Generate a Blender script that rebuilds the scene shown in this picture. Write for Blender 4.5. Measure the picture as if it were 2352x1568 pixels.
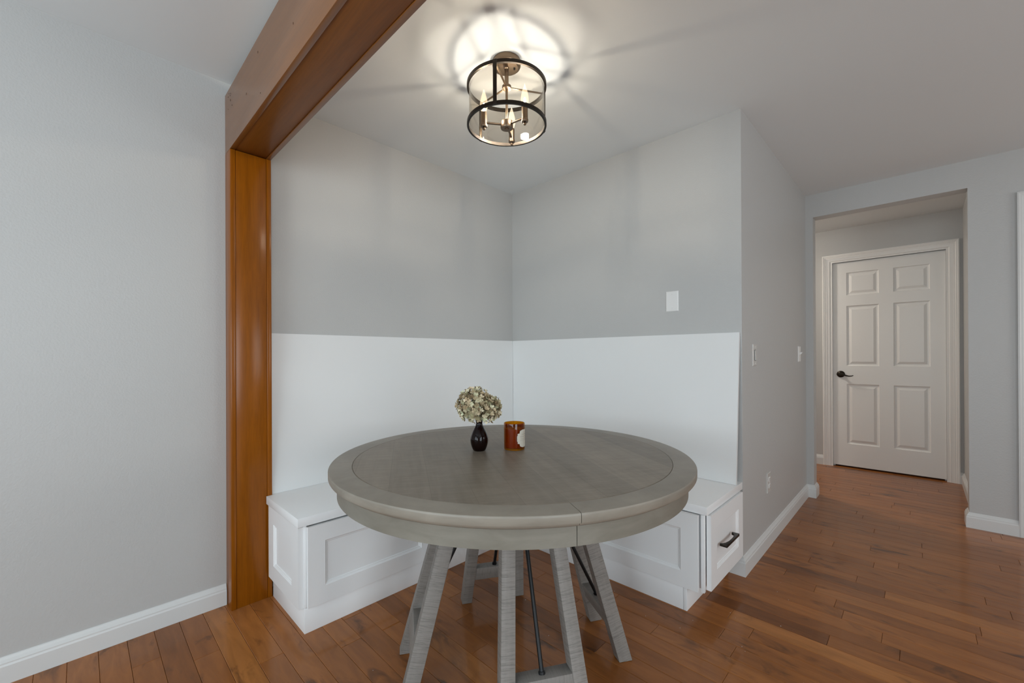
import bpy, bmesh, math, random
from mathutils import Vector, Matrix
S = bpy.context.scene
for o in list(bpy.data.objects): bpy.data.objects.remove(o)
COL = S.collection
R = math.radians

# ------------------------------------------------------------------ camera
CAM = Vector((2.3372, -2.4167, 1.1515))
yaw, pitch, roll, FPX, SHY = 2.3413, 0.0016, -0.0044, 966.2256, 31.649
fw = Vector((math.cos(yaw)*math.cos(pitch), math.sin(yaw)*math.cos(pitch), math.sin(pitch)))
rt = fw.cross(Vector((0, 0, 1))).normalized(); up = rt.cross(fw)
rt2 = rt*math.cos(roll)+up*math.sin(roll); up2 = -rt*math.sin(roll)+up*math.cos(roll)
cd = bpy.data.cameras.new('camera'); cam = bpy.data.objects.new('camera', cd); COL.objects.link(cam)
M = Matrix((rt2, up2, -fw)).transposed().to_4x4(); M.translation = CAM
cam.matrix_world = M
cd.sensor_width = 36; cd.lens = FPX/2352*36; cd.shift_y = SHY/2352; cd.clip_start = 0.05
S.camera = cam

# ------------------------------------------------------------------ light
S.view_settings.view_transform = 'Standard'; S.view_settings.look = 'None'
S.view_settings.gamma = 1; S.view_settings.use_curve_mapping = False
S.view_settings.exposure = 0.0
W = bpy.data.worlds.new('sky'); S.world = W; W.use_nodes = True
W.node_tree.nodes['Background'].inputs[0].default_value = (0.75, 0.87, 1, 1)
W.node_tree.nodes['Background'].inputs[1].default_value = 1.0
S.cycles.max_bounces = 14; S.cycles.diffuse_bounces = 8; S.cycles.glossy_bounces = 6
S.cycles.transparent_max_bounces = 24; S.cycles.caustics_reflective = False
def area(name, loc, direction, sx, sy, power, col):
    l = bpy.data.lights.new(name, 'AREA'); l.shape = 'RECTANGLE'; l.size = sx; l.size_y = sy
    l.energy = power; l.color = col
    o = bpy.data.objects.new(name, l); COL.objects.link(o); o.location = loc
    o.rotation_euler = Vector(direction).to_track_quat('-Z', 'Z').to_euler()
    return o
# daylight entering through the windows behind the camera
area('window_daylight_south', (1.9, -5.38, 1.35), (-.15, 1, 0.75), 3.2, 1.7, 96, (0.82, 0.94, 1.0))
area('window_daylight_east', (5.38, -3.1, 1.45), (-1, 0, 0.48), 2.6, 1.7, 86, (0.84, 0.94, 1.0))
area('window_daylight_kitchen', (5.38, 0.35, 1.45), (-1, 0, 0.0), 1.2, 1.2, 20, (1.0, 0.95, 0.89))
HALL_W = 9

H = 2.44
# ------------------------------------------------------------------ materials
def mat(name, base=(.8, .8, .8), rough=.5, metal=0, spec=.5, coat=0, coat_rough=.1):
    m = bpy.data.materials.new(name); m.use_nodes = True
    b = m.node_tree.nodes['Principled BSDF']
    b.inputs['Base Color'].default_value = (*base, 1); b.inputs['Roughness'].default_value = rough
    b.inputs['Metallic'].default_value = metal; b.inputs['Specular IOR Level'].default_value = spec
    b.inputs['Coat Weight'].default_value = coat; b.inputs['Coat Roughness'].default_value = coat_rough
    return m
def s2l(r, g, b):
    f = lambda c: (c/255/12.92) if c/255 <= .04045 else ((c/255+.055)/1.055)**2.4
    return (f(r), f(g), f(b))
class N:
    def __init__(s, m): s.m = m; s.t = m.node_tree; s.b = s.t.nodes['Principled BSDF']
    def n(s, typ, **kw):
        x = s.t.nodes.new(typ)
        for k, v in kw.items(): setattr(x, k, v)
        return x
    def l(s, a, b): s.t.links.new(a, b)
    def coords(s, scale=(1, 1, 1), which='Object'):
        tc = s.n('ShaderNodeTexCoord'); mp = s.n('ShaderNodeMapping'); mp.inputs['Scale'].default_value = scale
        s.l(tc.outputs[which], mp.inputs[0]); return mp.outputs[0]
    def noise(s, co, scale, detail=4, rough=.55, dist=0):
        x = s.n('ShaderNodeTexNoise'); x.inputs['Scale'].default_value = scale
        x.inputs['Detail'].default_value = detail; x.inputs['Roughness'].default_value = rough
        x.inputs['Distortion'].default_value = dist
        s.l(co, x.inputs['Vector']); return x.outputs['Fac']
    def ramp(s, fac, stops):
        x = s.n('ShaderNodeValToRGB'); e = x.color_ramp.elements
        while len(e) < len(stops): e.new(.5)
        for i, (p, c) in enumerate(stops): e[i].position = p; e[i].color = (*c, 1)
        s.l(fac, x.inputs[0]); return x.outputs[0]
    def mix(s, fac, a, b, mode='MIX'):
        x = s.n('ShaderNodeMix', data_type='RGBA', blend_type=mode)
        for v, i in ((fac, 0), (a, 6), (b, 7)):
            if hasattr(v, 'node'): s.l(v, x.inputs[i])
            else: x.inputs[i].default_value = v if i == 0 else (*v, 1)
        return x.outputs[2]
    def bump(s, h, strength, dist):
        x = s.n('ShaderNodeBump'); x.inputs['Strength'].default_value = strength; x.inputs['Distance'].default_value = dist
        s.l(h, x.inputs['Height']); s.l(x.outputs[0], s.b.inputs['Normal']); return x
def paint(name, col, rough=.5, bump=0, scale=60, dist=.002, spec=.4):
    m = mat(name, col, rough, spec=spec); k = N(m)
    if bump:
        co = k.coords(); k.bump(k.noise(co, scale, 3, .5), bump, dist)
    return m
M_WALL = paint('grey_wall_paint', (0.490, 0.491, 0.484), .42, .35, 140, .0022)
M_CEIL = paint('ceiling_paint', (0.735, 0.765, 0.775), .75, .10, 40, .002, .25)
M_WHITE = paint('white_trim_paint', (0.66, 0.67, 0.665), .35)
M_CAB = paint('white_paint_bench_lifted', (0.84, 0.85, 0.855), .38)  # same white as the backrest, lightened because little light reaches the benches
M_BACK = paint('white_backrest_paint', (0.765, 0.775, 0.775), .38)  # same white paint as the benches, without their brightening
M_DOOR = paint('white_door_paint', (0.80, 0.795, 0.775), .4)
M_PLATE = mat('white_plate_plastic', (.78, .78, .77), .3)
M_PLATE2 = mat('grey_plate_plastic', (.54, .535, .515), .3)
M_BRONZE = mat('dark_bronze_metal', (0.035, 0.028, 0.022), .38, .85)
M_BRONZE2 = mat('brushed_bronze_metal', (0.20, 0.145, 0.10), .36, 1.0)
M_BLACK = mat('black_iron', (0.012, 0.012, 0.013), .42, .4)
M_SLOT = mat('dark_slot', (0.05, 0.05, 0.05), .6)
M_GAP = mat('dark_subfloor', (0.03, 0.018, 0.012), .8)
M_NAIL = mat('nail_hole_filler', (0.30, 0.31, 0.32), .8)

def wood(name, axis, c_lo, c_hi, rough=.4, coat=.4, coat_rough=.2, grain=26, stretch=.07, knots=0, bump=.15, spec=.5):
    m = mat(name, c_hi, rough, spec=spec, coat=coat, coat_rough=coat_rough); k = N(m)
    sc = [1, 1, 1]; sc[axis] = stretch
    co = k.coords(sc)
    a = k.noise(co, grain, 5, .6, .8); b = k.noise(co, grain*6, 3, .6)
    big = k.noise(k.coords([1, 1, 1] if axis is None else [1 if i != axis else .3 for i in range(3)]), 3.2, 2, .5)
    c = k.ramp(a, [(.30, c_lo), (.70, c_hi)])
    c = k.mix(.22, c, k.ramp(b, [(.35, tuple(v*.55 for v in c_lo)), (.65, c_hi)]))
    c = k.mix(.35, c, k.ramp(big, [(.35, c_lo), (.65, tuple(min(1, v*1.15) for v in c_hi))]))
    if knots:
        v = k.n('ShaderNodeTexVoronoi', feature='F1'); v.inputs['Scale'].default_value = knots
        k.l(k.coords([1 if i != axis else .55 for i in range(3)]), v.inputs['Vector'])
        c = k.mix(k.ramp(v.outputs['Distance'], [(.0, (1, 1, 1)), (.045, (0, 0, 0))]), c, tuple(x*.12 for x in c_lo))
    k.l(c, k.b.inputs['Base Color'])
    if bump: k.bump(b, bump, .0006)
    return m
OR_LO, OR_HI = (0.180, 0.050, 0.002), (0.310, 0.092, 0.003)
M_POST = wood('orange_stained_wood_upright', 2, OR_LO, OR_HI, knots=4.2, coat=.45, coat_rough=.2, rough=.42, spec=.08)
M_BEAM = wood('orange_stained_wood_beam', 0, (0.160, 0.055, 0.008), (0.275, 0.098, 0.015), knots=4.2, rough=.36, coat=.6, coat_rough=.25, spec=.35)
M_BEAM_UNDER = wood('orange_stained_wood_soffit', 0, (0.160, 0.052, 0.006), (0.280, 0.095, 0.011), knots=4.2, rough=.4, coat=.22, coat_rough=.25, spec=.15)
GR_LO, GR_HI = (0.198, 0.165, 0.125), (0.315, 0.268, 0.212)
def greywood(name, axis, saw_axis=None, k1=1.0, saw=.0, lo=GR_LO, hi=GR_HI, rough=.42):
    m = mat(name, hi, rough, spec=.45); k = N(m)
    lo = tuple(v*k1 for v in lo); hi = tuple(v*k1 for v in hi)
    sc = [1, 1, 1]
    if axis is not None: sc[axis] = .06
    else: sc = [.25, .25, 1]
    co = k.coords(sc)
    a = k.noise(co, 30, 5, .6, .5); big = k.noise(k.coords(), 4.0, 3, .6)
    c = k.ramp(a, [(.3, lo), (.7, hi)])
    c = k.mix(.4, c, k.ramp(big, [(.3, lo), (.7, hi)]))
    h = a
    if saw_axis is not None:                                   # coarse saw marks across the grain
        sc2 = [.05, .05, .05]; sc2[saw_axis] = 1.0
        s_ = k.noise(k.coords(sc2), 330, 5, .7, .25)
        c = k.mix(saw, c, k.ramp(s_, [(.36, tuple(v*.35 for v in lo)), (.50, hi), (.68, tuple(v*1.25 for v in hi))]))
        h = s_
    k.l(c, k.b.inputs['Base Color']); k.bump(h, .5 if saw_axis is not None else .15, .0015 if saw_axis is not None else .0005)
    return m
LEG_LO, LEG_HI = (0.165, 0.148, 0.134), (0.265, 0.245, 0.224)
M_LEG = greywood('rough_sawn_grey_wood', 2, 2, 1.05, .34, LEG_LO, LEG_HI, .6)
M_STRETCH = greywood('rough_grey_stretcher_wood', 1, 1, 1.0, .22, LEG_LO, LEG_HI, .55)
M_APRON = greywood('grey_apron_wood', None, None, .93, 0, (0.180, 0.165, 0.133), (0.268, 0.250, 0.210))
M_RIM = greywood('grey_rim_wood', None, None, 1.08, 0, (0.188, 0.166, 0.136), (0.292, 0.264, 0.220))

def tabletop_material():
    m = mat('grey_plank_top_wood', GR_HI, .42, spec=.5); k = N(m)
    co = k.coords(); sep = k.n('ShaderNodeSeparateXYZ'); k.l(co, sep.inputs[0])
    d = k.n('ShaderNodeMath', operation='DIVIDE'); k.l(sep.outputs[1], d.inputs[0]); d.inputs[1].default_value = .112
    fl = k.n('ShaderNodeMath', operation='FLOOR'); k.l(d.outputs[0], fl.inputs[0])
    wn = k.n('ShaderNodeTexWhiteNoise', noise_dimensions='1D'); k.l(fl.outputs[0], wn.inputs['W'])
    a = k.noise(k.coords((.07, 1, 1)), 34, 5, .6, .6); x = k.noise(k.coords((1, .16, 1)), 70, 4, .65)
    big = k.noise(k.coords(), 5, 3, .6)
    lo = tuple(v*.86 for v in GR_LO); hi = tuple(v*.90 for v in GR_HI)
    c = k.ramp(a, [(.3, lo), (.7, hi)])
    c = k.mix(.45, c, k.ramp(big, [(.32, lo), (.68, hi)]))
    c = k.mix(.22, c, k.ramp(x, [(.38, tuple(v*.7 for v in lo)), (.62, hi)]))
    tone = k.ramp(wn.outputs[0], [(0, (.88, .88, .88)), (1, (1.08, 1.07, 1.06))])
    c = k.mix(1.0, c, tone, 'MULTIPLY')
    fr = k.n('ShaderNodeMath', operation='FRACT'); k.l(d.outputs[0], fr.inputs[0])
    c = k.mix(k.ramp(fr.outputs[0], [(0, (.55, .55, .55)), (.016, (0, 0, 0))]), c, tuple(v*.4 for v in lo))
    k.l(c, k.b.inputs['Base Color']); k.bump(x, .12, .0008)
    return m
M_TOP = tabletop_material()

def floor_material():
    m = mat('brown_maple_planks', (.1, .05, .03), .32, spec=.2, coat=.34, coat_rough=.08); k = N(m)
    at = k.n('ShaderNodeAttribute', attribute_name='plank'); sep = k.n('ShaderNodeSeparateColor'); k.l(at.outputs['Color'], sep.inputs[0])
    base = k.ramp(sep.outputs[0], [(0, (0.165, 0.056, 0.014)), (.35, (0.275, 0.099, 0.025)), (.75, (0.345, 0.128, 0.033)), (1, (0.44, 0.180, 0.048))])
    cmb = k.n('ShaderNodeCombineXYZ')
    for i in range(2):
        mul = k.n('ShaderNodeMath', operation='MULTIPLY'); mul.inputs[1].default_value = 37.0
        k.l(sep.outputs[1+i], mul.inputs[0]); k.l(mul.outputs[0], cmb.inputs[2*i])
    add = k.n('ShaderNodeVectorMath', operation='ADD'); k.l(k.coords((.16, 1, 1)), add.inputs[0]); k.l(cmb.outputs[0], add.inputs[1])
    g = k.noise(add.outputs[0], 26, 5, .6, .6)
    c = k.mix(.65, base, k.mix(1.0, base, k.ramp(g, [(.30, (.62, .58, .55)), (.68, (1.20, 1.18, 1.15))]), 'MULTIPLY'))
    add2 = k.n('ShaderNodeVectorMath', operation='ADD'); k.l(k.coords((.42, 1, 1)), add2.inputs[0]); k.l(cmb.outputs[0], add2.inputs[1])
    mn = k.noise(add2.outputs[0], 8.5, 4, .6, .9)
    c = k.mix(k.ramp(mn, [(.575, (0, 0, 0)), (.72, (.72, .72, .72))]), c, (0.026, 0.011, 0.007))
    k.l(c, k.b.inputs['Base Color'])
    k.bump(k.noise(k.coords((.25, 1, 1)), 55, 2, .5), .05, .0006)
    return m
M_FLOOR = floor_material()

# ------------------------------------------------------------------ mesh tools
class MB:
    def __init__(s): s.bm = bmesh.new()
    def vs(s, pts): return [s.bm.verts.new(p) for p in pts]
    def face(s, vl):
        try: return s.bm.faces.new(vl)
        except ValueError: return None
    def box(s, x0, x1, y0, y1, z0, z1, bev=0, seg=2):
        v = s.vs([(x0, y0, z0), (x1, y0, z0), (x1, y1, z0), (x0, y1, z0), (x0, y0, z1), (x1, y0, z1), (x1, y1, z1), (x0, y1, z1)])
        fs = [s.face([v[i] for i in q]) for q in ((3, 2, 1, 0), (4, 5, 6, 7), (0, 1, 5, 4), (1, 2, 6, 5), (2, 3, 7, 6), (3, 0, 4, 7))]
        if bev:
            es = {e for f in fs for e in f.edges}
            bmesh.ops.bevel(s.bm, geom=list(es), offset=bev, segments=seg, profile=.5, affect='EDGES')
        return s
    def prism(s, poly, vec, bev=0):
        vec = Vector(vec); a = s.vs(poly); b = s.vs([Vector(p)+vec for p in poly]); n = len(poly)
        fs = [s.face(a[::-1]), s.face(b)]+[s.face([a[i], a[(i+1) % n], b[(i+1) % n], b[i]]) for i in range(n)]
        if bev:
            es = {e for f in fs for e in f.edges}
            bmesh.ops.bevel(s.bm, geom=list(es), offset=bev, segments=2, profile=.5, affect='EDGES')
        return s
    def lathe(s, prof, n=48, c=(0, 0, 0), closed=False):
        rings = []
        for r, z in prof:
            if r < 1e-6: rings.append(s.vs([(c[0], c[1], c[2]+z)])*n)
            else: rings.append(s.vs([(c[0]+r*math.cos(2*math.pi*i/n), c[1]+r*math.sin(2*math.pi*i/n), c[2]+z) for i in range(n)]))
        pairs = list(zip(rings, rings[1:]))
        if closed: pairs.append((rings[-1], rings[0]))
        for a, b in pairs:
            for i in range(n):
                q = []
                for x in (a[i], a[(i+1) % n], b[(i+1) % n], b[i]):
                    if x not in q: q.append(x)
                if len(q) >= 3: s.face(q)
        return s
    def tube(s, pts, r, n=12, rads=None, flat=1.0):
        pts = [Vector(p) for p in pts]; rings = []
        ref = Vector((0, 0, 1))
        for i, p in enumerate(pts):
            t = (pts[min(i+1, len(pts)-1)]-pts[max(i-1, 0)]).normalized()
            if abs(t.dot(ref)) > .95: ref = Vector((1, 0, 0))
            u = t.cross(ref).normalized(); v = u.cross(t)
            rr = rads[i] if rads else r
            rings.append(s.vs([p+u*rr*math.cos(2*math.pi*k/n)+v*rr*flat*math.sin(2*math.pi*k/n) for k in range(n)]))
        for a, b in zip(rings, rings[1:]):
            for k in range(n): s.face([a[k], a[(k+1) % n], b[(k+1) % n], b[k]])
        s.face(rings[0][::-1]); s.face(rings[-1]); return s
    def arc(s, r0, r1, z0, z1, a0, a1, n):
        """a ring sector with a rectangular section"""
        secs = []
        for i in range(n+1):
            a = a0+(a1-a0)*i/n; ca, sa = math.cos(a), math.sin(a)
            secs.append(s.vs([(r0*ca, r0*sa, z0), (r1*ca, r1*sa, z0), (r1*ca, r1*sa, z1), (r0*ca, r0*sa, z1)]))
        for a, b in zip(secs, secs[1:]):
            for k in range(4): s.face([a[k], b[k], b[(k+1) % 4], a[(k+1) % 4]])
        s.face(secs[0]); s.face(secs[-1][::-1]); return s
    def slab(s, O, U, V, w, h, thick, cells, rings):
        """a panelled slab: front plane at O+uU+vV, normal U x V; cells = (u0,u1,v0,v1); rings = (inset, depth) steps"""
        O, U, V = Vector(O), Vector(U), Vector(V); Nn = U.cross(V)
        P = lambda u, v, d=0: O+U*u+V*v-Nn*d
        us = sorted({0, w, *[c[0] for c in cells], *[c[1] for c in cells]}); vv = sorted({0, h, *[c[2] for c in cells], *[c[3] for c in cells]})
        g = {(i, j): s.bm.verts.new(P(u, v)) for i, u in enumerate(us) for j, v in enumerate(vv)}
        inside = lambda u, v: any(c[0] <= u <= c[1] and c[2] <= v <= c[3] for c in cells)
        for i in range(len(us)-1):
            for j in range(len(vv)-1):
                if not inside((us[i]+us[i+1])/2, (vv[j]+vv[j+1])/2): s.face([g[i, j], g[i+1, j], g[i+1, j+1], g[i, j+1]])
        for c in cells:
            prev = s.vs([P(c[0], c[2]), P(c[1], c[2]), P(c[1], c[3]), P(c[0], c[3])])
            for ins, d in rings:
                cur = s.vs([P(c[0]+ins, c[2]+ins, d), P(c[1]-ins, c[2]+ins, d), P(c[1]-ins, c[3]-ins, d), P(c[0]+ins, c[3]-ins, d)])
                for k in range(4): s.face([prev[k], prev[(k+1) % 4], cur[(k+1) % 4], cur[k]])
                prev = cur
            s.face(prev)
        f = s.vs([P(0, 0), P(w, 0), P(w, h), P(0, h)]); b = s.vs([P(0, 0, thick), P(w, 0, thick), P(w, h, thick), P(0, h, thick)])
        for k in range(4): s.face([f[(k+1) % 4], f[k], b[k], b[(k+1) % 4]])
        s.face(b[::-1])
        bmesh.ops.remove_doubles(s.bm, verts=s.bm.verts[:], dist=1e-5); return s
    def build(s, name, m, parent=None, smooth=35, loc=None, mtx=None):
        me = bpy.data.meshes.new(name)
        bmesh.ops.recalc_face_normals(s.bm, faces=s.bm.faces[:]); s.bm.to_mesh(me); s.bm.free()
        me.materials.append(m)
        if smooth:
            me.polygons.foreach_set('use_smooth', [True]*len(me.polygons)); me.set_sharp_from_angle(angle=R(smooth))
        o = bpy.data.objects.new(name, me); COL.objects.link(o)
        if mtx is not None: o.matrix_world = mtx
        if loc: o.location = loc
        if parent: o.parent = parent
        return o
def thing(name, label, cat, loc=(0, 0, 0), rz=0, group=None):
    o = bpy.data.objects.new(name, None); COL.objects.link(o); o.empty_display_size = .05
    o.location = loc; o.rotation_euler = (0, 0, rz); return tag(o, label, cat, group)
def tag(o, label, cat, group=None):
    o['label'] = label; o['category'] = cat
    if group: o['group'] = group
    return o
def struct(o): o['kind'] = 'structure'; return o
def wallbox(name, *a, m=None): return struct(MB().box(*a).build(name, m or M_WALL))

# ------------------------------------------------------------------ setting
E = 1.668; YD = 1.71; YH = 3.03; XR = 5.5; YF = -5.5; T = .113
OX0, OX1, OZ = 1.719, 2.567, 2.257
# floor: every plank a bevelled board in one mesh
def build_floor():
    rnd = random.Random(11); PW, Y0 = .0838, -1.9465
    fixed = [(2.247, .682), (2.210, .263), (2.085, -.074), (2.065, -.322), (2.220, -.155), (1.726, -.4125), (1.530, -.7485), (1.960, .093),
             (2.620, .443), (2.640, 1.031), (2.697, 1.626), (1.832, -.812), (1.919, 2.206), (1.785, 2.045), (2.318, 2.398), (2.178, 1.885),
             (2.189, 1.98), (1.799, 1.08), (.5895, -1.047), (.906, -.745), (.7105, -1.45), (1.0856, -1.306), (1.26, -.897), (1.424, -.99),
             (.2355, -2.244), (.352, -2.075), (.524, -1.57), (.706, -1.491), (.688, -1.635)]
    rows = {}
    for x, y in fixed: rows.setdefault(math.floor((y-Y0)/PW), []).append(x)
    tones = {(-1, .05): .45, (0, .4): .42, (2, .4): .12}
    bm = bmesh.new(); lay = bm.loops.layers.float_color.new('plank')
    g, bz = .0004, .0012
    r0 = math.floor((YF-Y0)/PW); r1 = math.ceil((3.2-Y0)/PW)
    for r in range(r0, r1):
        ya, yb = Y0+r*PW+g, Y0+(r+1)*PW-g
        fx = sorted(rows.get(r, []))
        xs = []
        if fx:
            x = fx[0]
            while x > -1.1: x -= rnd.uniform(.45, 1.2); xs.append(x)
            xs = xs[::-1]
            for i, q in enumerate(fx):
                xs.append(q)
                if i+1 < len(fx):
                    while fx[i+1]-xs[-1] > 1.4: xs.append(xs[-1]+rnd.uniform(.5, .9))
            x = fx[-1]
        else:
            x = -1.1-rnd.uniform(0, 1); xs.append(x)
        while x < 5.7: x += rnd.uniform(.45, 1.25); xs.append(x)
        for xa, xb in zip(xs, xs[1:]):
            if xb < -1.05 or xa > 5.65: continue
            xa, xb = max(xa, -1.05)+g, min(xb, 5.65)-g
            t = min(1, max(0, rnd.gauss(.52, .17)))
            col = (t, rnd.random(), rnd.random(), 1)
            o = [(xa, ya), (xb, ya), (xb, yb), (xa, yb)]
            b0 = [bm.verts.new((*p, -.004)) for p in o]
            b1 = [bm.verts.new((*p, -bz)) for p in o]
            i1 = [bm.verts.new((p[0]+(bz if k in (0, 3) else -bz), p[1]+(bz if k < 2 else -bz), 0)) for k, p in enumerate(o)]
            fs = [bm.faces.new(i1)]
            for k in range(4):
                k2 = (k+1) % 4
                fs.append(bm.faces.new([b1[k], b1[k2], i1[k2], i1[k]])); fs.append(bm.faces.new([b0[k], b0[k2], b1[k2], b1[k]]))
            for f in fs:
                for lp in f.loops: lp[lay] = col
    # subfloor under the boards
    z = [bm.verts.new(p) for p in ((-1.1, YF, -.004), (5.65, YF, -.004), (5.65, 3.2, -.004), (-1.1, 3.2, -.004))]
    f = bm.faces.new(z); f.material_index = 1
    lo = [bm.verts.new(p) for p in ((-1.1, YF, -.08), (5.65, YF, -.08), (5.65, 3.2, -.08), (-1.1, 3.2, -.08))]
    for k in range(4):
        q = bm.faces.new([z[k], lo[k], lo[(k+1) % 4], z[(k+1) % 4]]); q.material_index = 1
    q = bm.faces.new(lo); q.material_index = 1
    me = bpy.data.meshes.new('floor'); bm.to_mesh(me); bm.free()
    me.materials.append(M_FLOOR); me.materials.append(M_GAP)
    o = bpy.data.objects.new('floor', me); COL.objects.link(o); return struct(o)
build_floor()
wallbox('ceiling', -1.2, XR+.15, YF-.15, 3.2, H, H+.12, m=M_CEIL)
wallbox('wall_left', -.12, 0, YF-.12, 0, 0, H)
wallbox('wall_back', -.12, E, 0, .12, 0, H)
wallbox('wall_side', E-.12, E, .12, YD, 0, H)
def wall_open(name, x0, x1, y0, y1, holes, axis):
    """wall box with rectangular openings; holes = (a0, a1, z0, z1) along x (axis 0) or y (axis 1)"""
    mb = MB(); lo, hi = (x0, x1) if axis == 0 else (y0, y1)
    cuts = sorted({lo, hi, *[h[0] for h in holes], *[h[1] for h in holes]})
    for a, b in zip(cuts, cuts[1:]):
        hs = [h for h in holes if h[0] <= a and h[1] >= b]; zs = [(0, H)]
        if hs: zs = [(0, hs[0][2]), (hs[0][3], H)]
        for z0, z1 in zs:
            if z1-z0 < 1e-4: continue
            if axis == 0: mb.box(a, b, y0, y1, z0, z1)
            else: mb.box(x0, x1, a, b, z0, z1)
    bmesh.ops.remove_doubles(mb.bm, verts=mb.bm.verts[:], dist=1e-5)
    return struct(mb.build(name, M_WALL, smooth=0))
D2X0, D2X1 = 2.855, 3.60
wall_open('wall_doorway', E-.12, XR, YD, YD+T, [(OX0, OX1, 0, OZ), (D2X0, D2X1, 0, 2.09)], 0)
wall_open('wall_hall', -1.0, 2.73, YH, YH+.12, [(1.682, 2.508, 0, 2.096)], 0)
wallbox('wall_hall_right', 2.612, 2.73, YD+T, YH, 0, H)
wallbox('wall_door_gap_block', 1.55, 2.65, 3.1502, 3.20, 0, H)  # unseen wall added behind the hall door so its gaps stay dark
wallbox('wall_hall_left', -1.1, -1.0, YD, YH+.12, 0, H)
wallbox('wall_hall_front', -1.0, E-.12, YD-.12, YD, 0, H)
WIN_S = (0.3, 3.5, .5, 2.2); WIN_E = (-4.4, -1.8, .6, 2.3); WIN_K = (-.25, .95, .85, 2.05)
wall_open('wall_front', -.12, XR+.12, YF, YF+.12, [WIN_S], 0)
wall_open('wall_right', XR, XR+.12, YF+.12, 3.2, [WIN_E, WIN_K], 1)
M_GLASS = bpy.data.materials.new('window_glass'); M_GLASS.use_nodes = True
def glassify(m, tint, rough=.02, fres=1.45, minref=0.0):
    t = m.node_tree; t.nodes.clear()
    out = t.nodes.new('ShaderNodeOutputMaterial'); mx = t.nodes.new('ShaderNodeMixShader'); lw = t.nodes.new('ShaderNodeLayerWeight')
    pw = t.nodes.new('ShaderNodeMath'); pw.operation = 'POWER'; pw.inputs[1].default_value = 4.5; fr = t.nodes.new('ShaderNodeMath'); fr.operation = 'MULTIPLY_ADD'
    lw.inputs[0].default_value = .5; t.links.new(lw.outputs['Facing'], pw.inputs[0]); t.links.new(pw.outputs[0], fr.inputs[0]); fr.inputs[1].default_value = .75; fr.inputs[2].default_value = .035
    a = t.nodes.new('ShaderNodeBsdfTransparent'); b = t.nodes.new('ShaderNodeBsdfGlossy')
    a.inputs[0].default_value = (*tint, 1); b.inputs['Roughness'].default_value = rough
    t.links.new(fr.outputs[0], mx.inputs[0]); t.links.new(a.outputs[0], mx.inputs[1]); t.links.new(b.outputs[0], mx.inputs[2]); t.links.new(mx.outputs[0], out.inputs[0])
glassify(M_GLASS, (.97, .98, .98))
def window(n, axis, w, p0, p1):
    a0, a1, z0, z1 = w; mb = MB(); f = .05
    for (u0, u1, v0, v1) in ((a0, a1, z0, z0+f), (a0, a1, z1-f, z1), (a0, a0+f, z0+f, z1-f), (a1-f, a1, z0+f, z1-f), ((a0+a1)/2-.025, (a0+a1)/2+.025, z0+f, z1-f)):
        if axis == 0: mb.box(u0, u1, p0, p1, v0, v1)
        else: mb.box(p0, p1, u0, u1, v0, v1)
    o = struct(mb.build('window_%d' % n, M_WHITE)); g = MB(); c = (p0+p1)/2
    if axis == 0: g.box(a0+f, a1-f, c-.003, c+.003, z0+f, z1-f)
    else: g.box(c-.003, c+.003, a0+f, a1-f, z0+f, z1-f)
    g.build('pane', M_GLASS, o)
window(1, 0, WIN_S, YF+.03, YF+.08); window(2, 1, WIN_E, XR+.04, XR+.09); window(3, 1, WIN_K, XR+.04, XR+.09)

# baseboards: moulded profile swept along straight runs
BBP = [(0, 0), (.016, 0), (.016, .068), (.013, .075), (.013, .080), (.007, .090), (.004, .098), (0, .100)]
def bb(name, runs, h=1.0):
    """runs: (start, end, outward) with end mitres as offsets"""
    mb = MB()
    for (p, q, out, m0, m1) in runs:
        p, q, out = Vector((*p, 0)), Vector((*q, 0)), Vector((*out, 0)); d = (q-p).normalized()
        a = mb.vs([p+out*t-d*t*m0+Vector((0, 0, z*h)) for t, z in BBP]); b = mb.vs([q+out*t+d*t*m1+Vector((0, 0, z*h)) for t, z in BBP]); n = len(BBP)
        for i in range(n): mb.face([a[i], a[(i+1) % n], b[(i+1) % n], b[i]])
        mb.face(a[::-1]); mb.face(b)
    return struct(mb.build(name, M_WHITE, smooth=0))
bb('baseboard_left', [((0, YF+.12), (0, -1.938), (1, 0), 0, 0)], .94)
bb('baseboard_side', [((1.60, 0), (E, 0), (0, -1), 0, 1), ((E, 0), (E, YD), (1, 0), 1, -1), ((E, YD), (OX0, YD), (0, -1), -1, 1), ((OX0, YD), (OX0, YD+T), (1, 0), 1, 1)])
bb('baseboard_right', [((OX1, YD+T), (OX1, YD), (-1, 0), 1, 1), ((OX1, YD), (2.778, YD), (0, -1), 1, 0)])
bb('baseboard_hall_right', [((2.612, YH), (2.612, YD+T), (-1, 0), -1, 0)])
bb('baseboard_hall', [((-1.0, YH), (1.603, YH), (0, -1), 0, 0), ((2.588, YH), (2.612, YH), (0, -1), 0, -1)])
bb('baseboard_far_right', [((3.68, YD), (XR, YD), (0, -1), 0, 0)])
bb('baseboard_east', [((XR, YF+.12), (XR, YD), (-1, 0), 0, 0)])

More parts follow.
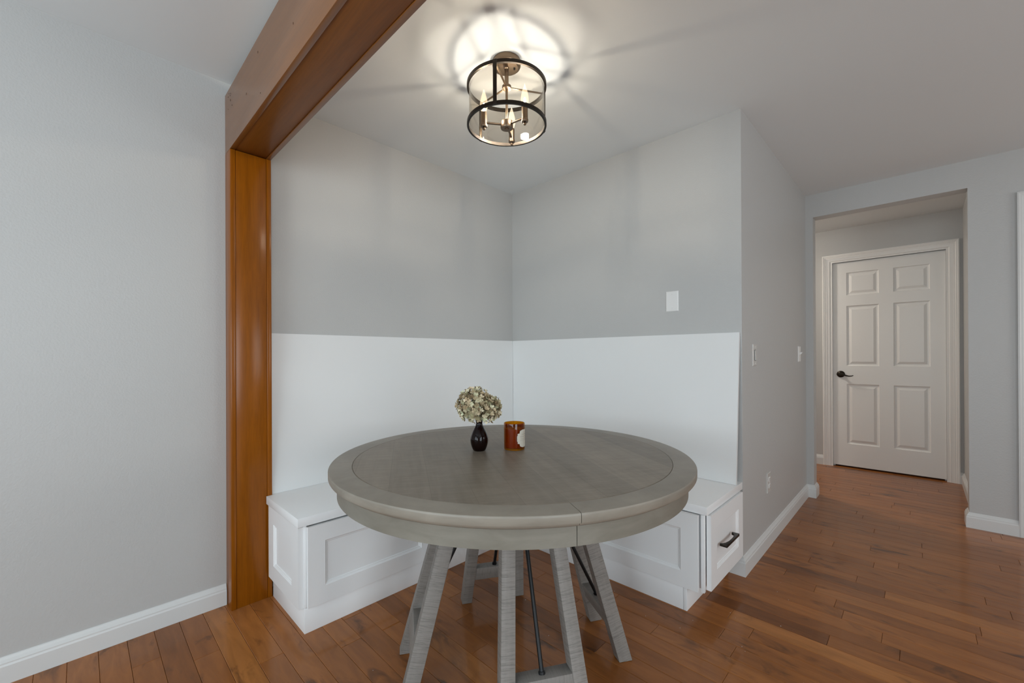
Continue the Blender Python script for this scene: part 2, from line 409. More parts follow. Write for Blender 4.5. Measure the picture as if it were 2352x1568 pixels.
# ------------------------------------------------------------------ doors
def casing(name, x0, x1, z1, y, w, m=M_WHITE):
    """mitred stepped casing round a door: outer x0..x1, top z1, standing off the wall plane y towards -y"""
    prof = [(0, 0), (0, .016), (.008, .018), (.014, .015), (.020, .015), (.026, .011), (.034, .011), (.040, .008), (w-.006, .007), (w, .003), (w, 0)]
    prof = [(t*w/max(w, .06) if t < w else w, d) for t, d in prof]
    mb = MB(); path = []
    for t, d in prof:
        path.append([(x0+t, y-d, 0), (x0+t, y-d, z1-t), (x1-t, y-d, z1-t), (x1-t, y-d, 0)])
    rows = [mb.vs(p) for p in path]
    for a, b in zip(rows, rows[1:]+rows[:1]):
        for k in range(3): mb.face([a[k], a[k+1], b[k+1], b[k]])
    mb.face([r[0] for r in rows]); mb.face([r[3] for r in rows][::-1])
    return struct(mb.build(name, m, smooth=25))
casing('trim_1', 1.6025, 2.588, 2.176, YH, .066, M_DOOR)
def jamb(name, x0, x1, z1, y0, y1, m=M_DOOR):
    mb = MB(); t = .016
    mb.box(x0-t, x0, y0, y1, 0, z1+t).box(x1, x1+t, y0, y1, 0, z1+t).box(x0, x1, y0, y1, z1, z1+t)
    mb.box(x0, x0+.012, y0+ST_, y1, 0, z1).box(x1-.012, x1, y0+ST_, y1, 0, z1).box(x0+.012, x1-.012, y0+ST_, y1, z1-.012, z1)
    return struct(mb.build(name, m, smooth=0))
ST_ = .058
jamb('trim_2', 1.684, 2.506, 2.096, YH-.002, YH+.118)
RAISED = [(.004, .007), (.012, .010), (.020, .010), (.042, .002)]
dw, dh = 2.5048-1.6852, 2.0948-.017
px = [(1.797, 2.048), (2.153, 2.404)]; pz = [(.242, .851), (1.036, 1.647), (1.7535, 1.985)]
cells = [(a-1.6852, b-1.6852, c-.017, d-.017) for a, b in px for c, d in pz]
door = MB().slab((1.6852, 3.05, .017), (1, 0, 0), (0, 0, 1), dw, dh, .035, cells, RAISED).build('door_1', M_DOOR, smooth=0)
struct(door)
hb = MB().lathe([(0, .0), (.034, .0), (.034, .006), (.028, .014), (.016, .018), (.011, .020), (.011, .040), (.014, .048), (0, .050)], 32)
bmesh.ops.transform(hb.bm, matrix=Matrix.Rotation(R(90), 4, 'X'), verts=hb.bm.verts[:])
hb.tube([(0, -.044, 0), (.02, -.047, -.002), (.045, -.047, -.012), (.07, -.045, -.018), (.09, -.044, -.016), (.104, -.043, -.010)], .007, 12, [.010, .009, .0075, .006, .005, .004], 1.0)
h = hb.build('door_handle', M_BRONZE, door); h.location = (1.749, 3.05, .950); h['label'] = 'dark bronze lever handle with a round rose'
# second cased door on the doorway wall, at the right edge of the photo
casing('trim_3', 2.778, 3.677, 2.167, YD, .066)
ST_ = .0675
jamb('trim_4', 2.857, 3.598, 2.089, YD-.002, YD+T-.002, M_WHITE)
cells = [(.10, .345, .24, .84), (.10, .345, 1.02, 1.63), (.10, .345, 1.735, 1.965), (.395, .64, .24, .84), (.395, .64, 1.02, 1.63), (.395, .64, 1.735, 1.965)]
struct(MB().slab((2.858, YD+.03, .017), (1, 0, 0), (0, 0, 1), .739, 2.069, .035, cells, RAISED).build('door_2', M_WHITE, smooth=0))

# ------------------------------------------------------------------ wooden post and beam
PY0, PY1, PT = -1.936, -1.768, .092
post = thing('wooden_post', 'orange-stained wooden post on the left wall carrying the beam', 'post', (0, PY0, 0))
b = .0012
MB().box(.006, PT-.002, .021, PY1-PY0-.021, 0, 2.100, b).build('face_board', M_POST, post)
MB().box(0, PT, 0, .020, 0, 2.100, b).build('side_board', M_POST, post)
MB().box(0, PT, PY1-PY0-.020, PY1-PY0, 0, 2.100, b).build('side_board', M_POST, post)
beam = thing('wooden_beam', 'long orange-brown wooden beam crossing overhead from the left wall', 'beam', (0, PY0, 2.10))
BL = 5.49
MB().box(.001, BL, .021, PY1-PY0-.021, .0035, .026, b).build('bottom_board', M_BEAM_UNDER, beam)
MB().box(.001, BL, 0, .020, .0005, .277, b).build('side_board', M_BEAM, beam)
MB().box(.001, BL, PY1-PY0-.020, PY1-PY0, .0005, .277, b).build('side_board', M_BEAM, beam)

mb = MB(); rn = random.Random(4)
for x, z in ((.075, .255), (.095, .238), (.105, .243), (.10, .215), (.062, .245), (.13, .18), (.06, .19), (.36, .13), (.52, .22), (.55, .05), (.9, .12), (.98, .2)):
    w, h_ = rn.uniform(.0012, .0028), rn.uniform(.002, .006)
    mb.prism([(x+w*math.cos(k), .0002, z+h_*math.sin(k)) for k in (0, .9, 2.1, 3.1, 4.2, 5.3)], (0, -.0006, 0))
mb.build('nicks', M_GAP, beam, 0)['label'] = 'dark nicks in the near face'

# ------------------------------------------------------------------ built-in benches
SHAKER = [(.0015, .002), (.004, .003), (.007, .006), (.010, .006), (.013, .0095)]
ZS, ST = .487, .037
# seat top: one continuous L-shaped board, two lengths mitred at the corner
top = thing('bench_seat_top', 'white L-shaped seat board lying along both benches', 'seat board', (0, 0, ZS-ST))
mb = MB().prism([(PT+.001, -1.794, 0), (.507, -1.794, 0), (.507, -.5105, 0), (.002, -.004, 0), (.002, PY1+.003, 0), (PT+.001, PY1+.003, 0)], (0, 0, ST), .0012)
mb.build('seat_board', M_CAB, top)
mb = MB().prism([(.508, -.510, 0), (1.667, -.510, 0), (1.667, -.001, 0), (.005, -.001, 0)], (0, 0, ST), .0012)
mb.build('seat_board', M_CAB, top)
# left bench
lb = thing('bench_cabinet', 'white bench cabinet along the left wall, beside the wooden post', 'bench', (.25, -1.2, 0))
def sub(mb, name, parent, m=M_CAB, smooth=30):
    bmesh.ops.translate(mb.bm, verts=mb.bm.verts[:], vec=-parent.location); return mb.build(name, m, parent, smooth)
sub(MB().box(PT+.004, .470, -1.765, -.52, .1, ZS-ST-.001, .001).box(PT+.004, .499, -1.766, -.52, 0, .104, .001).box(.471, .499, -1.766, -1.757, .105, ZS-ST-.001, .0008).box(.471, .499, -1.130, -.53, .105, ZS-ST-.001, .0008), 'body', lb)
sub(MB().slab((.514, -1.757, .107), (0, 1, 0), (0, 0, 1), .625, .336, .0145, [(.071, .625-.071, .072, .336-.072)], SHAKER), 'front_panel', lb)
sub(MB().slab((PT+.010, -1.787, .105), (1, 0, 0), (0, 0, 1), .390, .338, .0205, [(.070, .390-.080, .073, .338-.072)], SHAKER), 'end_panel', lb)
# right bench
rb = thing('bench_cabinet', 'white bench cabinet along the back wall, with a drawer in its end', 'bench', (1.1, -.25, 0))
sub(MB().box(.52, 1.640, -.480, -.045, .108, ZS-ST-.001, .001).box(.53, 1.079, -.508, -.481, .108, ZS-ST-.001, .0008).box(1.641, 1.655, -.512, -.494, .108, ZS-ST-.001, .001), 'body', rb)
sub(MB().box(.516, 1.5615, -.513, -.498, 0, .107, .001).box(1.5625, 1.5795, -.513, -.03, 0, .107, .001), 'toe_kick', rb)
sub(MB().slab((1.080, -.527, .110), (1, 0, 0), (0, 0, 1), .553, .336, .0185, [(.072, .553-.076, .070, .336-.072)], SHAKER), 'front_panel', rb)
dr = sub(MB().slab((1.677, -.490, .116), (0, 1, 0), (0, 0, 1), .458, .330, .0195, [(.072, .458-.072, .072, .330-.070)], SHAKER), 'drawer', rb)
hm = MB()                                                       # square bar pull with an arched underside
prof = [(-.090, 0), (-.090, .032), (.090, .032), (.090, 0), (.078, 0), (.074, .010), (.060, .017), (.03, .0215), (0, .0225), (-.03, .0215), (-.060, .017), (-.074, .010), (-.078, 0)]
hm.prism([(1.677+d-.0095*0, -.292+a, .281) for a, d in prof], (0, 0, .011), .0008)
hd = hm; bmesh.ops.translate(hd.bm, verts=hd.bm.verts[:], vec=-rb.location)
ho = hd.build('handle', M_BRONZE, dr); ho['label'] = 'dark bronze bar handle'
# leaning back rests
def offs(z): return .083-(z-ZS)/(1.270-ZS)*.066
bz0, bz1, tt = ZS+.0006, 1.270, .016
def backrest(name, label, along, end):
    mb = MB()
    def P(z, d, s): # d = stand-off from wall, s = position along the wall
        return (d, -s, z) if along == 'y' else (s, -d, z)
    o0, o1 = offs(bz0), offs(bz1)
    pts = [P(bz0, o0, o0+.0008), P(bz0, o0, end), P(bz1, o1, end), P(bz1, o1, o1+.0008)]
    bk = [P(bz0, o0-tt, o0-tt+.0008), P(bz0, o0-tt, end), P(bz1, o1-tt, end), P(bz1, o1-tt, o1-tt+.0008)]
    a, c = mb.vs(pts), mb.vs(bk)
    mb.face(a); mb.face(c[::-1])
    for k in range(4): mb.face([a[k], c[k], c[(k+1) % 4], a[(k+1) % 4]])
    return tag(mb.build(name, M_BACK, smooth=0), label, 'backrest')
backrest('backrest_panel', 'white leaning backrest panel on the left wall, ending at the post', 'y', 1.765)
backrest('backrest_panel', 'white leaning backrest panel on the back wall, below the blank plate', 'x', 1.660)

# ------------------------------------------------------------------ wall plates
def plate(root, w, hh, m=M_PLATE):                              # local: face towards +X, width along Y, height along Z
    mb = MB(); d = .006
    o = mb.vs([(0, -w/2, -hh/2), (0, w/2, -hh/2), (0, w/2, hh/2), (0, -w/2, hh/2)]); mm = mb.vs([(d*.5, y*w/2, z*hh/2) for y, z in ((-1, -1), (1, -1), (1, 1), (-1, 1))])
    i = mb.vs([(d, y*(w/2-.004), z*(hh/2-.004)) for y, z in ((-1, -1), (1, -1), (1, 1), (-1, 1))])
    for a, c in ((o, mm), (mm, i)):
        for k in range(4): mb.face([a[k], a[(k+1) % 4], c[(k+1) % 4], c[k]])
    mb.face(i); mb.face(o[::-1]); mb.build('plate', m, root, 0)
def screw(root, y, z):
    mb = MB(); mb.lathe([(0, .0075), (.0028, .0072), (.0034, .0058), (.0034, .004)], 14)
    bmesh.ops.transform(mb.bm, matrix=Matrix.Translation((0, y, z)) @ Matrix.Rotation(R(90), 4, 'Y'), verts=mb.bm.verts[:])
    mb.build('screw', M_PLATE, root)
t = thing('blank_plate', 'white blank wall plate on the back wall, above the backrest', 'wall plate', (1.299, 0, 1.466), R(-90))
plate(t, .074, .118); screw(t, 0, .040); screw(t, 0, -.040)
t = thing('light_switch', 'pale switch plate with a dark-edged slider, nearer of two on the side wall', 'light switch', (E, .221, 1.150))
plate(t, .078, .122, M_PLATE2); screw(t, 0, .045); screw(t, 0, -.045)
MB().box(.004, .0075, -.016, .016, -.030, .030, .001).build('switch_frame', M_SLOT, t)
MB().prism([(.006, -.014, -.028), (.006, -.014, .028), (.008, -.014, .028), (.013, -.014, -.028)], (0, .028, 0), .0006).build('rocker', M_PLATE2, t)
t = thing('light_switch', 'white toggle switch on the side wall, right beside the doorway', 'light switch', (E, 1.437, 1.157))
plate(t, .078, .118); screw(t, 0, .030); screw(t, 0, -.030)
MB().prism([(.005, -.005, -.010), (.005, -.005, .010), (.022, -.005, .014), (.022, -.005, .007)], (0, .010, 0), .0008).build('toggle', M_PLATE, t)
t = thing('wall_outlet', 'pale double wall outlet low on the side wall, above the baseboard', 'outlet', (E, .513, .375))
plate(t, .078, .120, M_PLATE2); screw(t, 0, 0)
for zz in (.020, -.020):
    r_ = MB().box(.004, .0085, -.017, .017, zz-.014, zz+.014, .0015).build('receptacle', M_PLATE, t)
    MB().box(.0083, .0088, -.008, -.0055, zz-.002, zz+.007).box(.0083, .0088, .0055, .008, zz-.002, zz+.006).box(.0083, .0088, -.0025, .0025, zz-.010, zz-.005).build('slot', M_SLOT, r_)

# ------------------------------------------------------------------ round table
TC, TA, TZ = (1.203, -1.248), R(-31.5), .780
tb = thing('dining_table', 'round grey-washed wooden pedestal table standing before the corner bench', 'table', (*TC, 0), TA)
RI, RO, AP = .580, .655, .628
MB().lathe([(0, TZ), (RI-.0016, TZ), (RI-.0004, TZ-.0012), (RI-.0004, TZ-.012), (0, TZ-.012)], 160).build('tabletop', M_TOP, tb)
rimprof = [(RI+.0004, TZ-.0012), (RI+.0016, TZ), (RO-.005, TZ), (RO-.0018, TZ-.0008), (RO-.0003, TZ-.003), (RO, TZ-.006), (RO-.0003, TZ-.0225), (RO-.002, TZ-.0255), (RO-.008, TZ-.0272), (RO-.0105, TZ-.0285), (RO-.012, TZ-.0325), (RO-.017, TZ-.0365), (RI+.0004, TZ-.0365)]
for q in range(4):                                              # four curved boards meeting on the table's axes
    mb = MB(); n = 44; a0 = q*math.pi/2+.0011; a1 = (q+1)*math.pi/2-.0011; rows = []
    for i in range(n+1):
        a = a0+(a1-a0)*i/n; rows.append(mb.vs([(r_*math.cos(a), r_*math.sin(a), z) for r_, z in rimprof]))
    k = len(rimprof)
    for x, y in zip(rows, rows[1:]):
        for j in range(k): mb.face([x[j], y[j], y[(j+1) % k], x[(j+1) % k]])
    mb.face(rows[0][::-1]); mb.face(rows[-1]); mb.build('rim_board', M_RIM, tb, 40)
for q in range(4):
    MB().arc(AP-.022, AP, .690, TZ-.0366, q*math.pi/2+.0014, (q+1)*math.pi/2-.0014, 44).build('apron_board', M_APRON, tb, 40)
MB().lathe([(0, .735), (RI+.03, .735), (RI+.03, .742), (0, .742)], 64).build('underside_board', M_APRON, tb)
MB().box(-.165, .165, -.165, .165, .655, .7345, .004).build('pedestal_block', M_LEG, tb)
rt_, st_, rb_, sb_ = .238, .080, .3995, .126
for q in range(4):
    A = Matrix.Rotation(q*math.pi/2, 4, 'Z'); legs = []
    for s in (1, -1):
        p0 = Vector((rt_-(.7345-.6)*(rb_-rt_)/.6, s*(st_-(.7345-.6)*(sb_-st_)/.6), .7345)); p1 = Vector((rb_, s*sb_, 0))
        z = (p0-p1).normalized(); y = Vector((0, 1, 0)); y = (y-z*y.dot(z)).normalized(); x = y.cross(z)
        L = (p0-p1).length; wx, wy = .026, .0225
        mb = MB().box(-wx, wx, -wy, wy, -.02, L+.02, .0025)
        Mx = Matrix((x, y, z)).transposed().to_4x4(); Mx.translation = p1
        full = A @ Mx; inv = full.inverted()
        for zc, keep in ((0.0015, 1), (.734, -1)):
            pn = inv @ Vector((0, 0, zc)); nn = (inv.to_3x3() @ Vector((0, 0, -keep))).normalized()
            r_ = bmesh.ops.bisect_plane(mb.bm, geom=mb.bm.verts[:]+mb.bm.edges[:]+mb.bm.faces[:], plane_co=pn, plane_no=nn, clear_outer=True)
            bmesh.ops.holes_fill(mb.bm, edges=[e for e in r_['geom_cut'] if isinstance(e, bmesh.types.BMEdge)])
        leg = mb.build('leg', M_LEG, tb, 25); leg.matrix_local = full; legs.append(leg)
        fp = MB().lathe([(0, 0), (.012, 0), (.012, .0035), (0, .0035)], 16).build('foot_glide', M_SLOT, leg)
        fp.matrix_local = inv @ A @ Matrix.Translation((rb_, s*sb_, 0))
    zs, hh = .150, .030                                          # stretcher between the two legs, leaning with them
    rr = lambda z: rb_+(rt_-rb_)*z/.6; ss = lambda z: sb_+(st_-sb_)*z/.6
    mb = MB(); y0, y1 = ss(zs-hh)-.0205, ss(zs+hh)-.0205
    lo = [(rr(zs-hh)+d, s*y0, zs-hh) for s, d in ((-1, -.024), (1, -.024), (1, .024), (-1, .024))]
    hi = [(rr(zs+hh)+d, s*y1, zs+hh) for s, d in ((-1, -.024), (1, -.024), (1, .024), (-1, .024))]
    a, c = mb.vs(lo), mb.vs(hi); mb.face(a[::-1]); mb.face(c)
    for k in range(4): mb.face([a[k], a[(k+1) % 4], c[(k+1) % 4], c[k]])
    bmesh.ops.bevel(mb.bm, geom=mb.bm.edges[:], offset=.002, segments=2, profile=.5, affect='EDGES')
    o = mb.build('stretcher', M_STRETCH, tb, 25); o.matrix_local = A
    mb = MB(); p, q2 = Vector((rr(.180), 0, .1802)), Vector((.115, 0, .654)); d = (q2-p).normalized()
    mb.tube([p, q2], .0068, 16); mb.tube([p+Vector((0, 0, -.002)), p+d*.006], .0105, 16)
    o = mb.build('tie_rod', M_BLACK, tb, 40); o.matrix_local = A; o['label'] = 'black iron rod'

# ------------------------------------------------------------------ vase, flower, candle
VX, VY = 1.088, -1.317
vase = thing('bud_vase', 'small dark glass vase on the table, holding a dried flower', 'vase', (VX, VY, TZ))
M_VASE = mat('dark_brown_glass', (0.006, 0.0018, 0.0012), .05, spec=.20)
kk = N(M_VASE); kk.bump(kk.noise(kk.coords(), 48, 1, .4), .30, .003)
MB().lathe([(0, .0005), (.021, 0), (.0240, .002), (.0275, .009), (.0310, .018), (.0340, .030), (.0350, .041), (.0338, .053), (.0300, .066), (.0245, .079), (.0185, .090), (.0140, .099), (.0125, .107), (.0132, .114), (.0145, .1185),
            (.0150, .1195), (.0125, .115), (.0110, .106), (.0125, .096), (.0170, .086), (.0290, .058), (.0300, .04), (.018, .006), (0, .006)], 48).build('vase_body', M_VASE, vase)
fl = thing('dried_hydrangea', 'dried cream hydrangea head standing in the dark vase', 'flower', (VX, VY, TZ+.0065))
M_STEM = mat('dried_stem', (.10, .075, .035), .8)
MB().tube([(.0, 0, 0), (.001, .001, .05), (-.001, 0, .10), (.0, .001, .14), (.002, .0, .17)], .003, 8).build('stem', M_STEM, fl)
def petals():
    rnd = random.Random(5); bm = bmesh.new(); lay = bm.loops.layers.float_color.new('floret')
    ra, aw = Vector((rt2.x, rt2.y, 0)).normalized(), Vector((fw.x, fw.y, 0)).normalized()
    lobes = [(Vector((-.018, 0, .172)), (.066, .062, .066), 270), (Vector((.046, .012, .160)), (.040, .042, .046), 120), (Vector((.012, -.03, .150)), (.055, .04, .046), 100)]
    z_ = Vector((0, 0, 1))
    for c, (ax, ay, az), n, k0, k1 in [(*l, .86, 1.08) for l in lobes]+[(l[0], l[1], int(l[2]*.7), .55, .80) for l in lobes]:
        C = ra*c.x+aw*c.y+z_*c.z
        for i in range(n):
            zc = 1-2*(i+.5)/n; ph = i*2.39996+rnd.uniform(-.3, .3); rr = math.sqrt(max(0, 1-zc*zc))
            nd = Vector((rr*math.cos(ph), rr*math.sin(ph), zc))
            if nd.z < -.80: continue
            k = rnd.uniform(k0, k1)
            P = C+ra*nd.x*ax*k+aw*nd.y*ay*k+z_*nd.z*az*k
            nrm = (ra*nd.x/ax+aw*nd.y/ay+z_*nd.z/az).normalized()
            nrm = (nrm+Vector((rnd.uniform(-.5, .5), rnd.uniform(-.5, .5), rnd.uniform(-.4, .5)))).normalized()
            t1 = nrm.orthogonal().normalized(); t2 = nrm.cross(t1); rot = rnd.uniform(0, 6.28)
            shade = rnd.random(); warm = rnd.random(); col = (shade, warm, rnd.random(), 1)
            for p in range(4):
                a = rot+p*math.pi/2+rnd.uniform(-.15, .15); d = t1*math.cos(a)+t2*math.sin(a); w = nrm.cross(d)
                L = rnd.uniform(.0076, .0108); wd = L*rnd.uniform(.42, .55); cup = rnd.uniform(.15, .75)
                def q(u, v): return P+d*(L*u)+w*(wd*v)+nrm*(L*(cup*u*u+.25*v*v*u)-.001)
                pts = [[q(.05, 0)], [q(.35, -.75), q(.38, 0), q(.35, .75)], [q(.7, -1), q(.75, 0), q(.7, 1)], [q(.98, -.55), q(1.08, 0), q(.98, .55)]]
                vv = [[bm.verts.new(x) for x in r_] for r_ in pts]
                fs = [bm.faces.new([vv[0][0], vv[1][0], vv[1][1]]), bm.faces.new([vv[0][0], vv[1][1], vv[1][2]])]
                for r_ in (1, 2):
                    for s in (0, 1): fs.append(bm.faces.new([vv[r_][s], vv[r_+1][s], vv[r_+1][s+1], vv[r_][s+1]]))
                for f in fs:
                    f.smooth = True
                    for lp in f.loops: lp[lay] = col
    # inner stalks joining the florets to the stem
    def tubeb(p, q_, r_):
        d = (q_-p).normalized(); u = d.orthogonal().normalized(); v = d.cross(u)
        a = [bm.verts.new(p+(u*math.cos(k*2.094)+v*math.sin(k*2.094))*r_) for k in range(3)]; b_ = [bm.verts.new(q_+(u*math.cos(k*2.094)+v*math.sin(k*2.094))*r_*.6) for k in range(3)]
        for k in range(3):
            f = bm.faces.new([a[k], a[(k+1) % 3], b_[(k+1) % 3], b_[k]])
            for lp in f.loops: lp[lay] = (.05, .2, 0, 1)
    for i in range(70):
        c, r3, n = lobes[rnd.choice((0, 0, 1, 2))]
        d = Vector((rnd.uniform(-1, 1), rnd.uniform(-1, 1), rnd.uniform(-.6, 1))).normalized()
        tubeb(Vector((.0, 0, .12)), ra*(c.x+d.x*r3[0]*.9)+aw*(c.y+d.y*r3[1]*.9)+z_*(c.z+d.z*r3[2]*.9), .0012)
    me = bpy.data.meshes.new('flower_head'); bm.to_mesh(me); bm.free(); return me
M_PET = mat('dried_petals', (.5, .42, .3), .75, spec=.2); k = N(M_PET)
at = k.n('ShaderNodeAttribute', attribute_name='floret'); sp = k.n('ShaderNodeSeparateColor'); k.l(at.outputs['Color'], sp.inputs[0])
c1 = k.ramp(sp.outputs[0], [(0, (.22, .155, .085)), (.25, (.42, .34, .21)), (.7, (.62, .54, .37)), (1, (.75, .68, .50))])
c2 = k.ramp(sp.outputs[1], [(0, (.85, .98, .92)), (.5, (1, 1, 1)), (1, (1.03, .95, .92))])
k.l(k.mix(1, c1, c2, 'MULTIPLY'), k.b.inputs['Base Color'])
me = petals(); me.materials.append(M_PET); o = bpy.data.objects.new('flower_head', me); COL.objects.link(o); o.parent = fl
CX, CY = 1.1703, -1.2032
cj = thing('candle_jar', 'amber glass candle jar with a cream label on the table', 'candle', (CX, CY, TZ))
M_AMBER = bpy.data.materials.new('amber_glass'); M_AMBER.use_nodes = True; glassify(M_AMBER, (.74, .43, .05), .04, 1.5)
CR = .0415
MB().lathe([(0, .0005), (CR-.004, 0), (CR-.001, .002), (CR, .006), (CR+.0005, .100), (CR, .1045), (CR-.0015, .1055), (CR-.003, .1045), (CR-.0035, .098), (CR-.0035, .009), (0, .007)], 64).build('glass_jar', M_AMBER, cj)
M_WAX = mat('amber_lit_wax', (.46, .37, .16), .5)
wx = MB().lathe([(0, .0075), (CR-.0042, .0092), (CR-.0042, .082), (CR-.007, .0812), (0, .0808)], 48).build('wax', M_WAX, cj)
MB().tube([(0, 0, .0805), (.0006, 0, .086), (.0014, .0004, .091)], .0011, 6).build('wick', M_SLOT, wx)
M_LABEL = mat('cream_paper_label', (.58, .54, .46), .7)
def label():
    mb = MB(); zc, hw, hz = .0475, .0330, .0345
    def half(z):                                                # scalloped outline: half width at height z
        t = abs(z-zc)/hz
        if t < .30: return hw
        if t < .34: return hw*(1-.07*(t-.30)/.04)
        if t < .56: return hw*.93
        if t < .60: return hw*(.93-.25*(t-.56)/.04)
        if t < .92: return hw*(.50+.18*math.sqrt(max(0, 1-((t-.60)/.32)**2)))
        return hw*max(.05, .50*(1-.5*(t-.92)/.08))
    rows = []; zs_ = [zc-hz+2*hz*i/110 for i in range(111)]; C0 = math.atan2(fw.y, fw.x)+math.pi+R(60)
    for z in zs_:
        wv = half(z); rows.append(mb.vs([((CR+.0011)*math.cos(C0+wv*(2*j/20-1)/CR), (CR+.0011)*math.sin(C0+wv*(2*j/20-1)/CR), z) for j in range(21)]))
    for a, c in zip(rows, rows[1:]):
        for j in range(20): mb.face([a[j], a[j+1], c[j+1], c[j]])
    lab = mb.build('label', M_LABEL, cj, 60); lab['label'] = 'cream scalloped paper label'
    pm = MB(); rnd = random.Random(3)                           # small faint print
    for z, n, hgt in ((.070, 3, .0022), (.062, 7, .0034), (.054, 11, .0024), (.046, 9, .0014), (.040, 11, .0014)):
        for j in range(n):
            s0 = (j-(n-1)/2)*.0042; w_ = .0022*rnd.uniform(.6, 1.1)
            f = [((CR+.0016)*math.cos(C0+u/CR), (CR+.0016)*math.sin(C0+u/CR), zz) for u, zz in ((s0, z), (s0+w_, z), (s0+w_, z+hgt*rnd.uniform(.7, 1)), (s0, z+hgt))]
            pm.face(pm.vs(f))
    pm.build('print', mat('faded_ink', (.33, .27, .22), .8), lab, 0)
label()

# ------------------------------------------------------------------ ceiling light
LX, LY = 1.0434, -1.110
cl = thing('ceiling_light', 'semi-flush bronze drum ceiling light with clear glass and candle bulbs', 'ceiling light', (LX, LY, H))
Z = lambda z: z-H
ra, aw = Vector((rt2.x, rt2.y, 0)).normalized(), Vector((fw.x, fw.y, 0)).normalized()
def D(deg): return ra*math.cos(R(deg))+aw*math.sin(R(deg))
MB().lathe([(0, -.001), (.061, -.001), (.062, -.004), (.062, -.020), (.060, -.025), (.052, -.027), (.050, -.030), (.018, -.030), (0, -.030)], 56).build('canopy', M_BRONZE2, cl)
MB().lathe([(0, -.029), (.0115, -.029), (.0115, -.034), (.009, -.036), (.009, Z(2.334)), (0, Z(2.334))], 24).build('stem', M_BRONZE2, cl)
for d in (.034, -.034):
    MB().lathe([(0, -.029), (.0045, -.029), (.0045, -.036), (.003, -.038), (0, -.038)], 14, (d*ra.x, d*ra.y, 0)).build('canopy_screw', M_BRONZE, cl)
RR = .1705
def ring(zc):
    return MB().lathe([(RR-.006, zc-.007), (RR+.003, zc-.007), (RR+.003, zc+.007), (RR-.006, zc+.007)], 96, closed=True).build('ring', M_BRONZE, cl, 30)
ring(Z(2.325)); ring(Z(2.160))
for a in (255, 15, 135):
    d = D(a); ang = math.atan2(d.y, d.x); mb = MB().box(RR+.003, RR+.0055, -.008, .008, Z(2.153), Z(2.332), .0005)
    bmesh.ops.transform(mb.bm, matrix=Matrix.Rotation(ang, 4, 'Z'), verts=mb.bm.verts[:]); mb.build('strap', M_BRONZE, cl)
    mb = MB().box(.010, RR-.005, -.004, .004, Z(2.323), Z(2.327), .0005)
    bmesh.ops.transform(mb.bm, matrix=Matrix.Rotation(ang, 4, 'Z'), verts=mb.bm.verts[:]); mb.build('upper_arm', M_BRONZE2, cl)
MB().lathe([(0, Z(2.3185)), (.019, Z(2.3185)), (.020, Z(2.320)), (.020, Z(2.331)), (.018, Z(2.333)), (0, Z(2.333))], 32).build('upper_hub', M_BRONZE2, cl)
MB().lathe([(0, Z(2.178)), (.0055, Z(2.178)), (.0055, Z(2.319)), (0, Z(2.319))], 16).build('center_rod', M_BRONZE2, cl)
MB().lathe([(0, Z(2.138)), (.010, Z(2.138)), (.010, Z(2.143)), (.026, Z(2.145)), (.0275, Z(2.148)), (.0275, Z(2.172)), (.026, Z(2.175)), (.012, Z(2.178)), (0, Z(2.179))], 40).build('socket_hub', M_BRONZE2, cl)
M_SHADE = bpy.data.materials.new('clear_smoked_glass'); M_SHADE.use_nodes = True; glassify(M_SHADE, (.95, .92, .87), .01, 1.5)
MB().lathe([(RR-.0065, Z(2.1675)), (RR-.0065, Z(2.3175)), (RR-.0095, Z(2.3175)), (RR-.0095, Z(2.1675))], 96, closed=True).build('glass_shade', M_SHADE, cl)
M_BULB = bpy.data.materials.new('clear_bulb_glass'); M_BULB.use_nodes = True; glassify(M_BULB, (.99, .98, .96), .01, 1.45)
t_ = M_BULB.node_tree; o_ = [n for n in t_.nodes if n.type == 'OUTPUT_MATERIAL'][0]; src = o_.inputs[0].links[0].from_socket   # glow of the lit bulb
ad = t_.nodes.new('ShaderNodeAddShader'); eg = t_.nodes.new('ShaderNodeEmission'); eg.inputs[0].default_value = (1, .84, .60, 1); eg.inputs[1].default_value = .45
t_.links.new(src, ad.inputs[0]); t_.links.new(eg.outputs[0], ad.inputs[1]); t_.links.new(ad.outputs[0], o_.inputs[0])
M_FIL = bpy.data.materials.new('lit_filament'); M_FIL.use_nodes = True
t_ = M_FIL.node_tree; t_.nodes.clear(); em = t_.nodes.new('ShaderNodeEmission'); oo = t_.nodes.new('ShaderNodeOutputMaterial'); t_.links.new(em.outputs[0], oo.inputs[0])
em.inputs[0].default_value = (1.0, .92, .80, 1); em.inputs[1].default_value = 1200
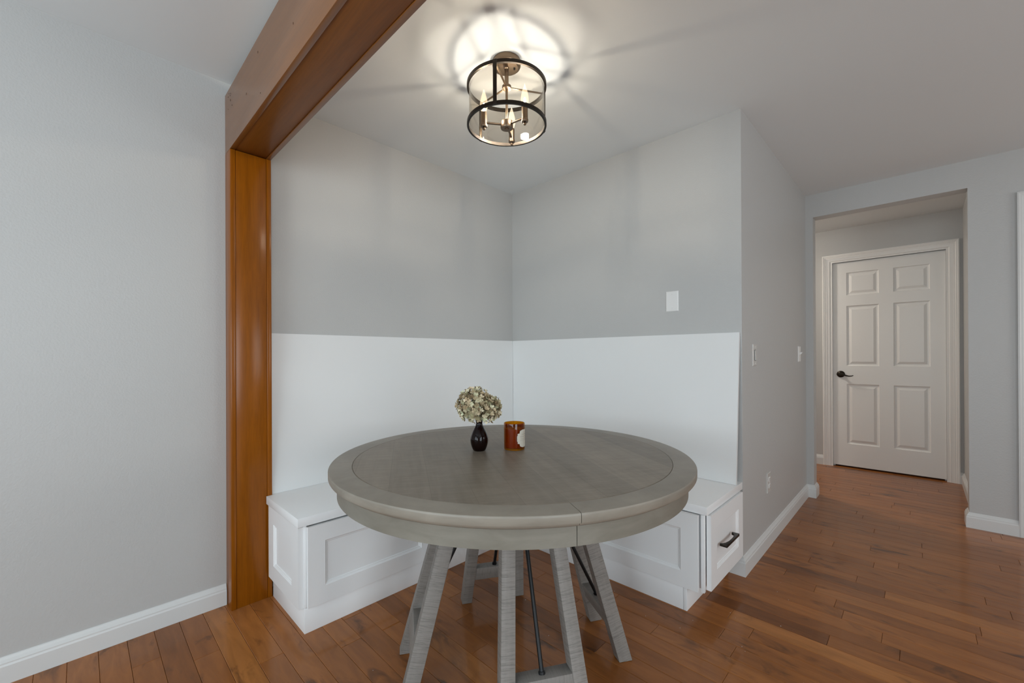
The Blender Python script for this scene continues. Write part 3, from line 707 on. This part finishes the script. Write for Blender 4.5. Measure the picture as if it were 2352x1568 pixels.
for a in (198, 78, 318):
    c = D(a)*.103; ang = math.atan2(c.y, c.x)
    MB().tube([D(a)*.024+Vector((0, 0, Z(2.160))), D(a)*.096+Vector((0, 0, Z(2.155)))], .0048, 12).build('lower_arm', M_BRONZE2, cl)
    sl = MB().lathe([(0, Z(2.136)), (.0135, Z(2.136)), (.0145, Z(2.139)), (.0145, Z(2.146)), (.0130, Z(2.148)), (.0130, Z(2.197)), (.0110, Z(2.199)), (0, Z(2.199))], 24, c).build('candle_sleeve', M_BRONZE2, cl)
    MB().lathe([(0, Z(2.122)), (.004, Z(2.1225)), (.0065, Z(2.126)), (.0065, Z(2.131)), (.004, Z(2.136)), (0, Z(2.1365))], 16, c).build('finial', M_BRONZE2, sl)
    bu = MB().lathe([(.008, Z(2.1985)), (.0115, Z(2.206)), (.0165, Z(2.222)), (.0172, Z(2.233)), (.0150, Z(2.250)), (.0105, Z(2.268)), (.0060, Z(2.282)), (.0030, Z(2.293)), (0, Z(2.299))], 24, c).build('bulb', M_BULB, cl)
    MB().lathe([(0, Z(2.204)), (.0026, Z(2.2055)), (.0036, Z(2.212)), (.0034, Z(2.232)), (.0018, Z(2.238)), (0, Z(2.239))], 12, c).build('filament', M_FIL, bu)

# ------------------------------------------------------------------ hall lamp (round the corner to the left, unseen)
hl = thing('hall_light', 'flush round ceiling light in the hall, left of the panelled door', 'ceiling light', (.55, 2.42, H))
MB().lathe([(0, -.001), (.14, -.001), (.14, -.02), (0, -.02)], 40).build('base', M_BRONZE2, hl)
M_HALL = bpy.data.materials.new('lit_hall_diffuser'); M_HALL.use_nodes = True
t_ = M_HALL.node_tree; t_.nodes.clear(); em = t_.nodes.new('ShaderNodeEmission'); oo = t_.nodes.new('ShaderNodeOutputMaterial'); t_.links.new(em.outputs[0], oo.inputs[0])
em.inputs[0].default_value = (1.0, .90, .78, 1); em.inputs[1].default_value = 130
MB().lathe([(.13, -.0205), (.13, -.04), (.10, -.065), (.05, -.078), (0, -.082)], 32).build('diffuser', M_HALL, hl)

# ------------------------------------------------------------------ white specks of paint dust on the floor
def specks():
    rnd = random.Random(9); mb = MB()
    for i in range(46):
        x, y = rnd.uniform(1.45, 2.1), rnd.uniform(-.75, .15)
        if i > 22: x, y = rnd.uniform(.25, 1.9), rnd.uniform(-1.9, -.55)
        if (x < .55 and y < -1.0) or y > -.53 and x < 1.72: continue
        s = rnd.uniform(.0008, .0022); a = rnd.uniform(0, 3.1)
        mb.prism([(x+s*math.cos(a+k), y+s*.7*math.sin(a+k), .0003) for k in (0, 1.3, 2.9, 4.4)], (0, 0, s*.5))
    o = mb.build('paint_specks', M_WHITE, smooth=0); tag(o, 'tiny white specks of dust scattered on the floor by the benches', 'specks'); o['kind'] = 'stuff'
specks()
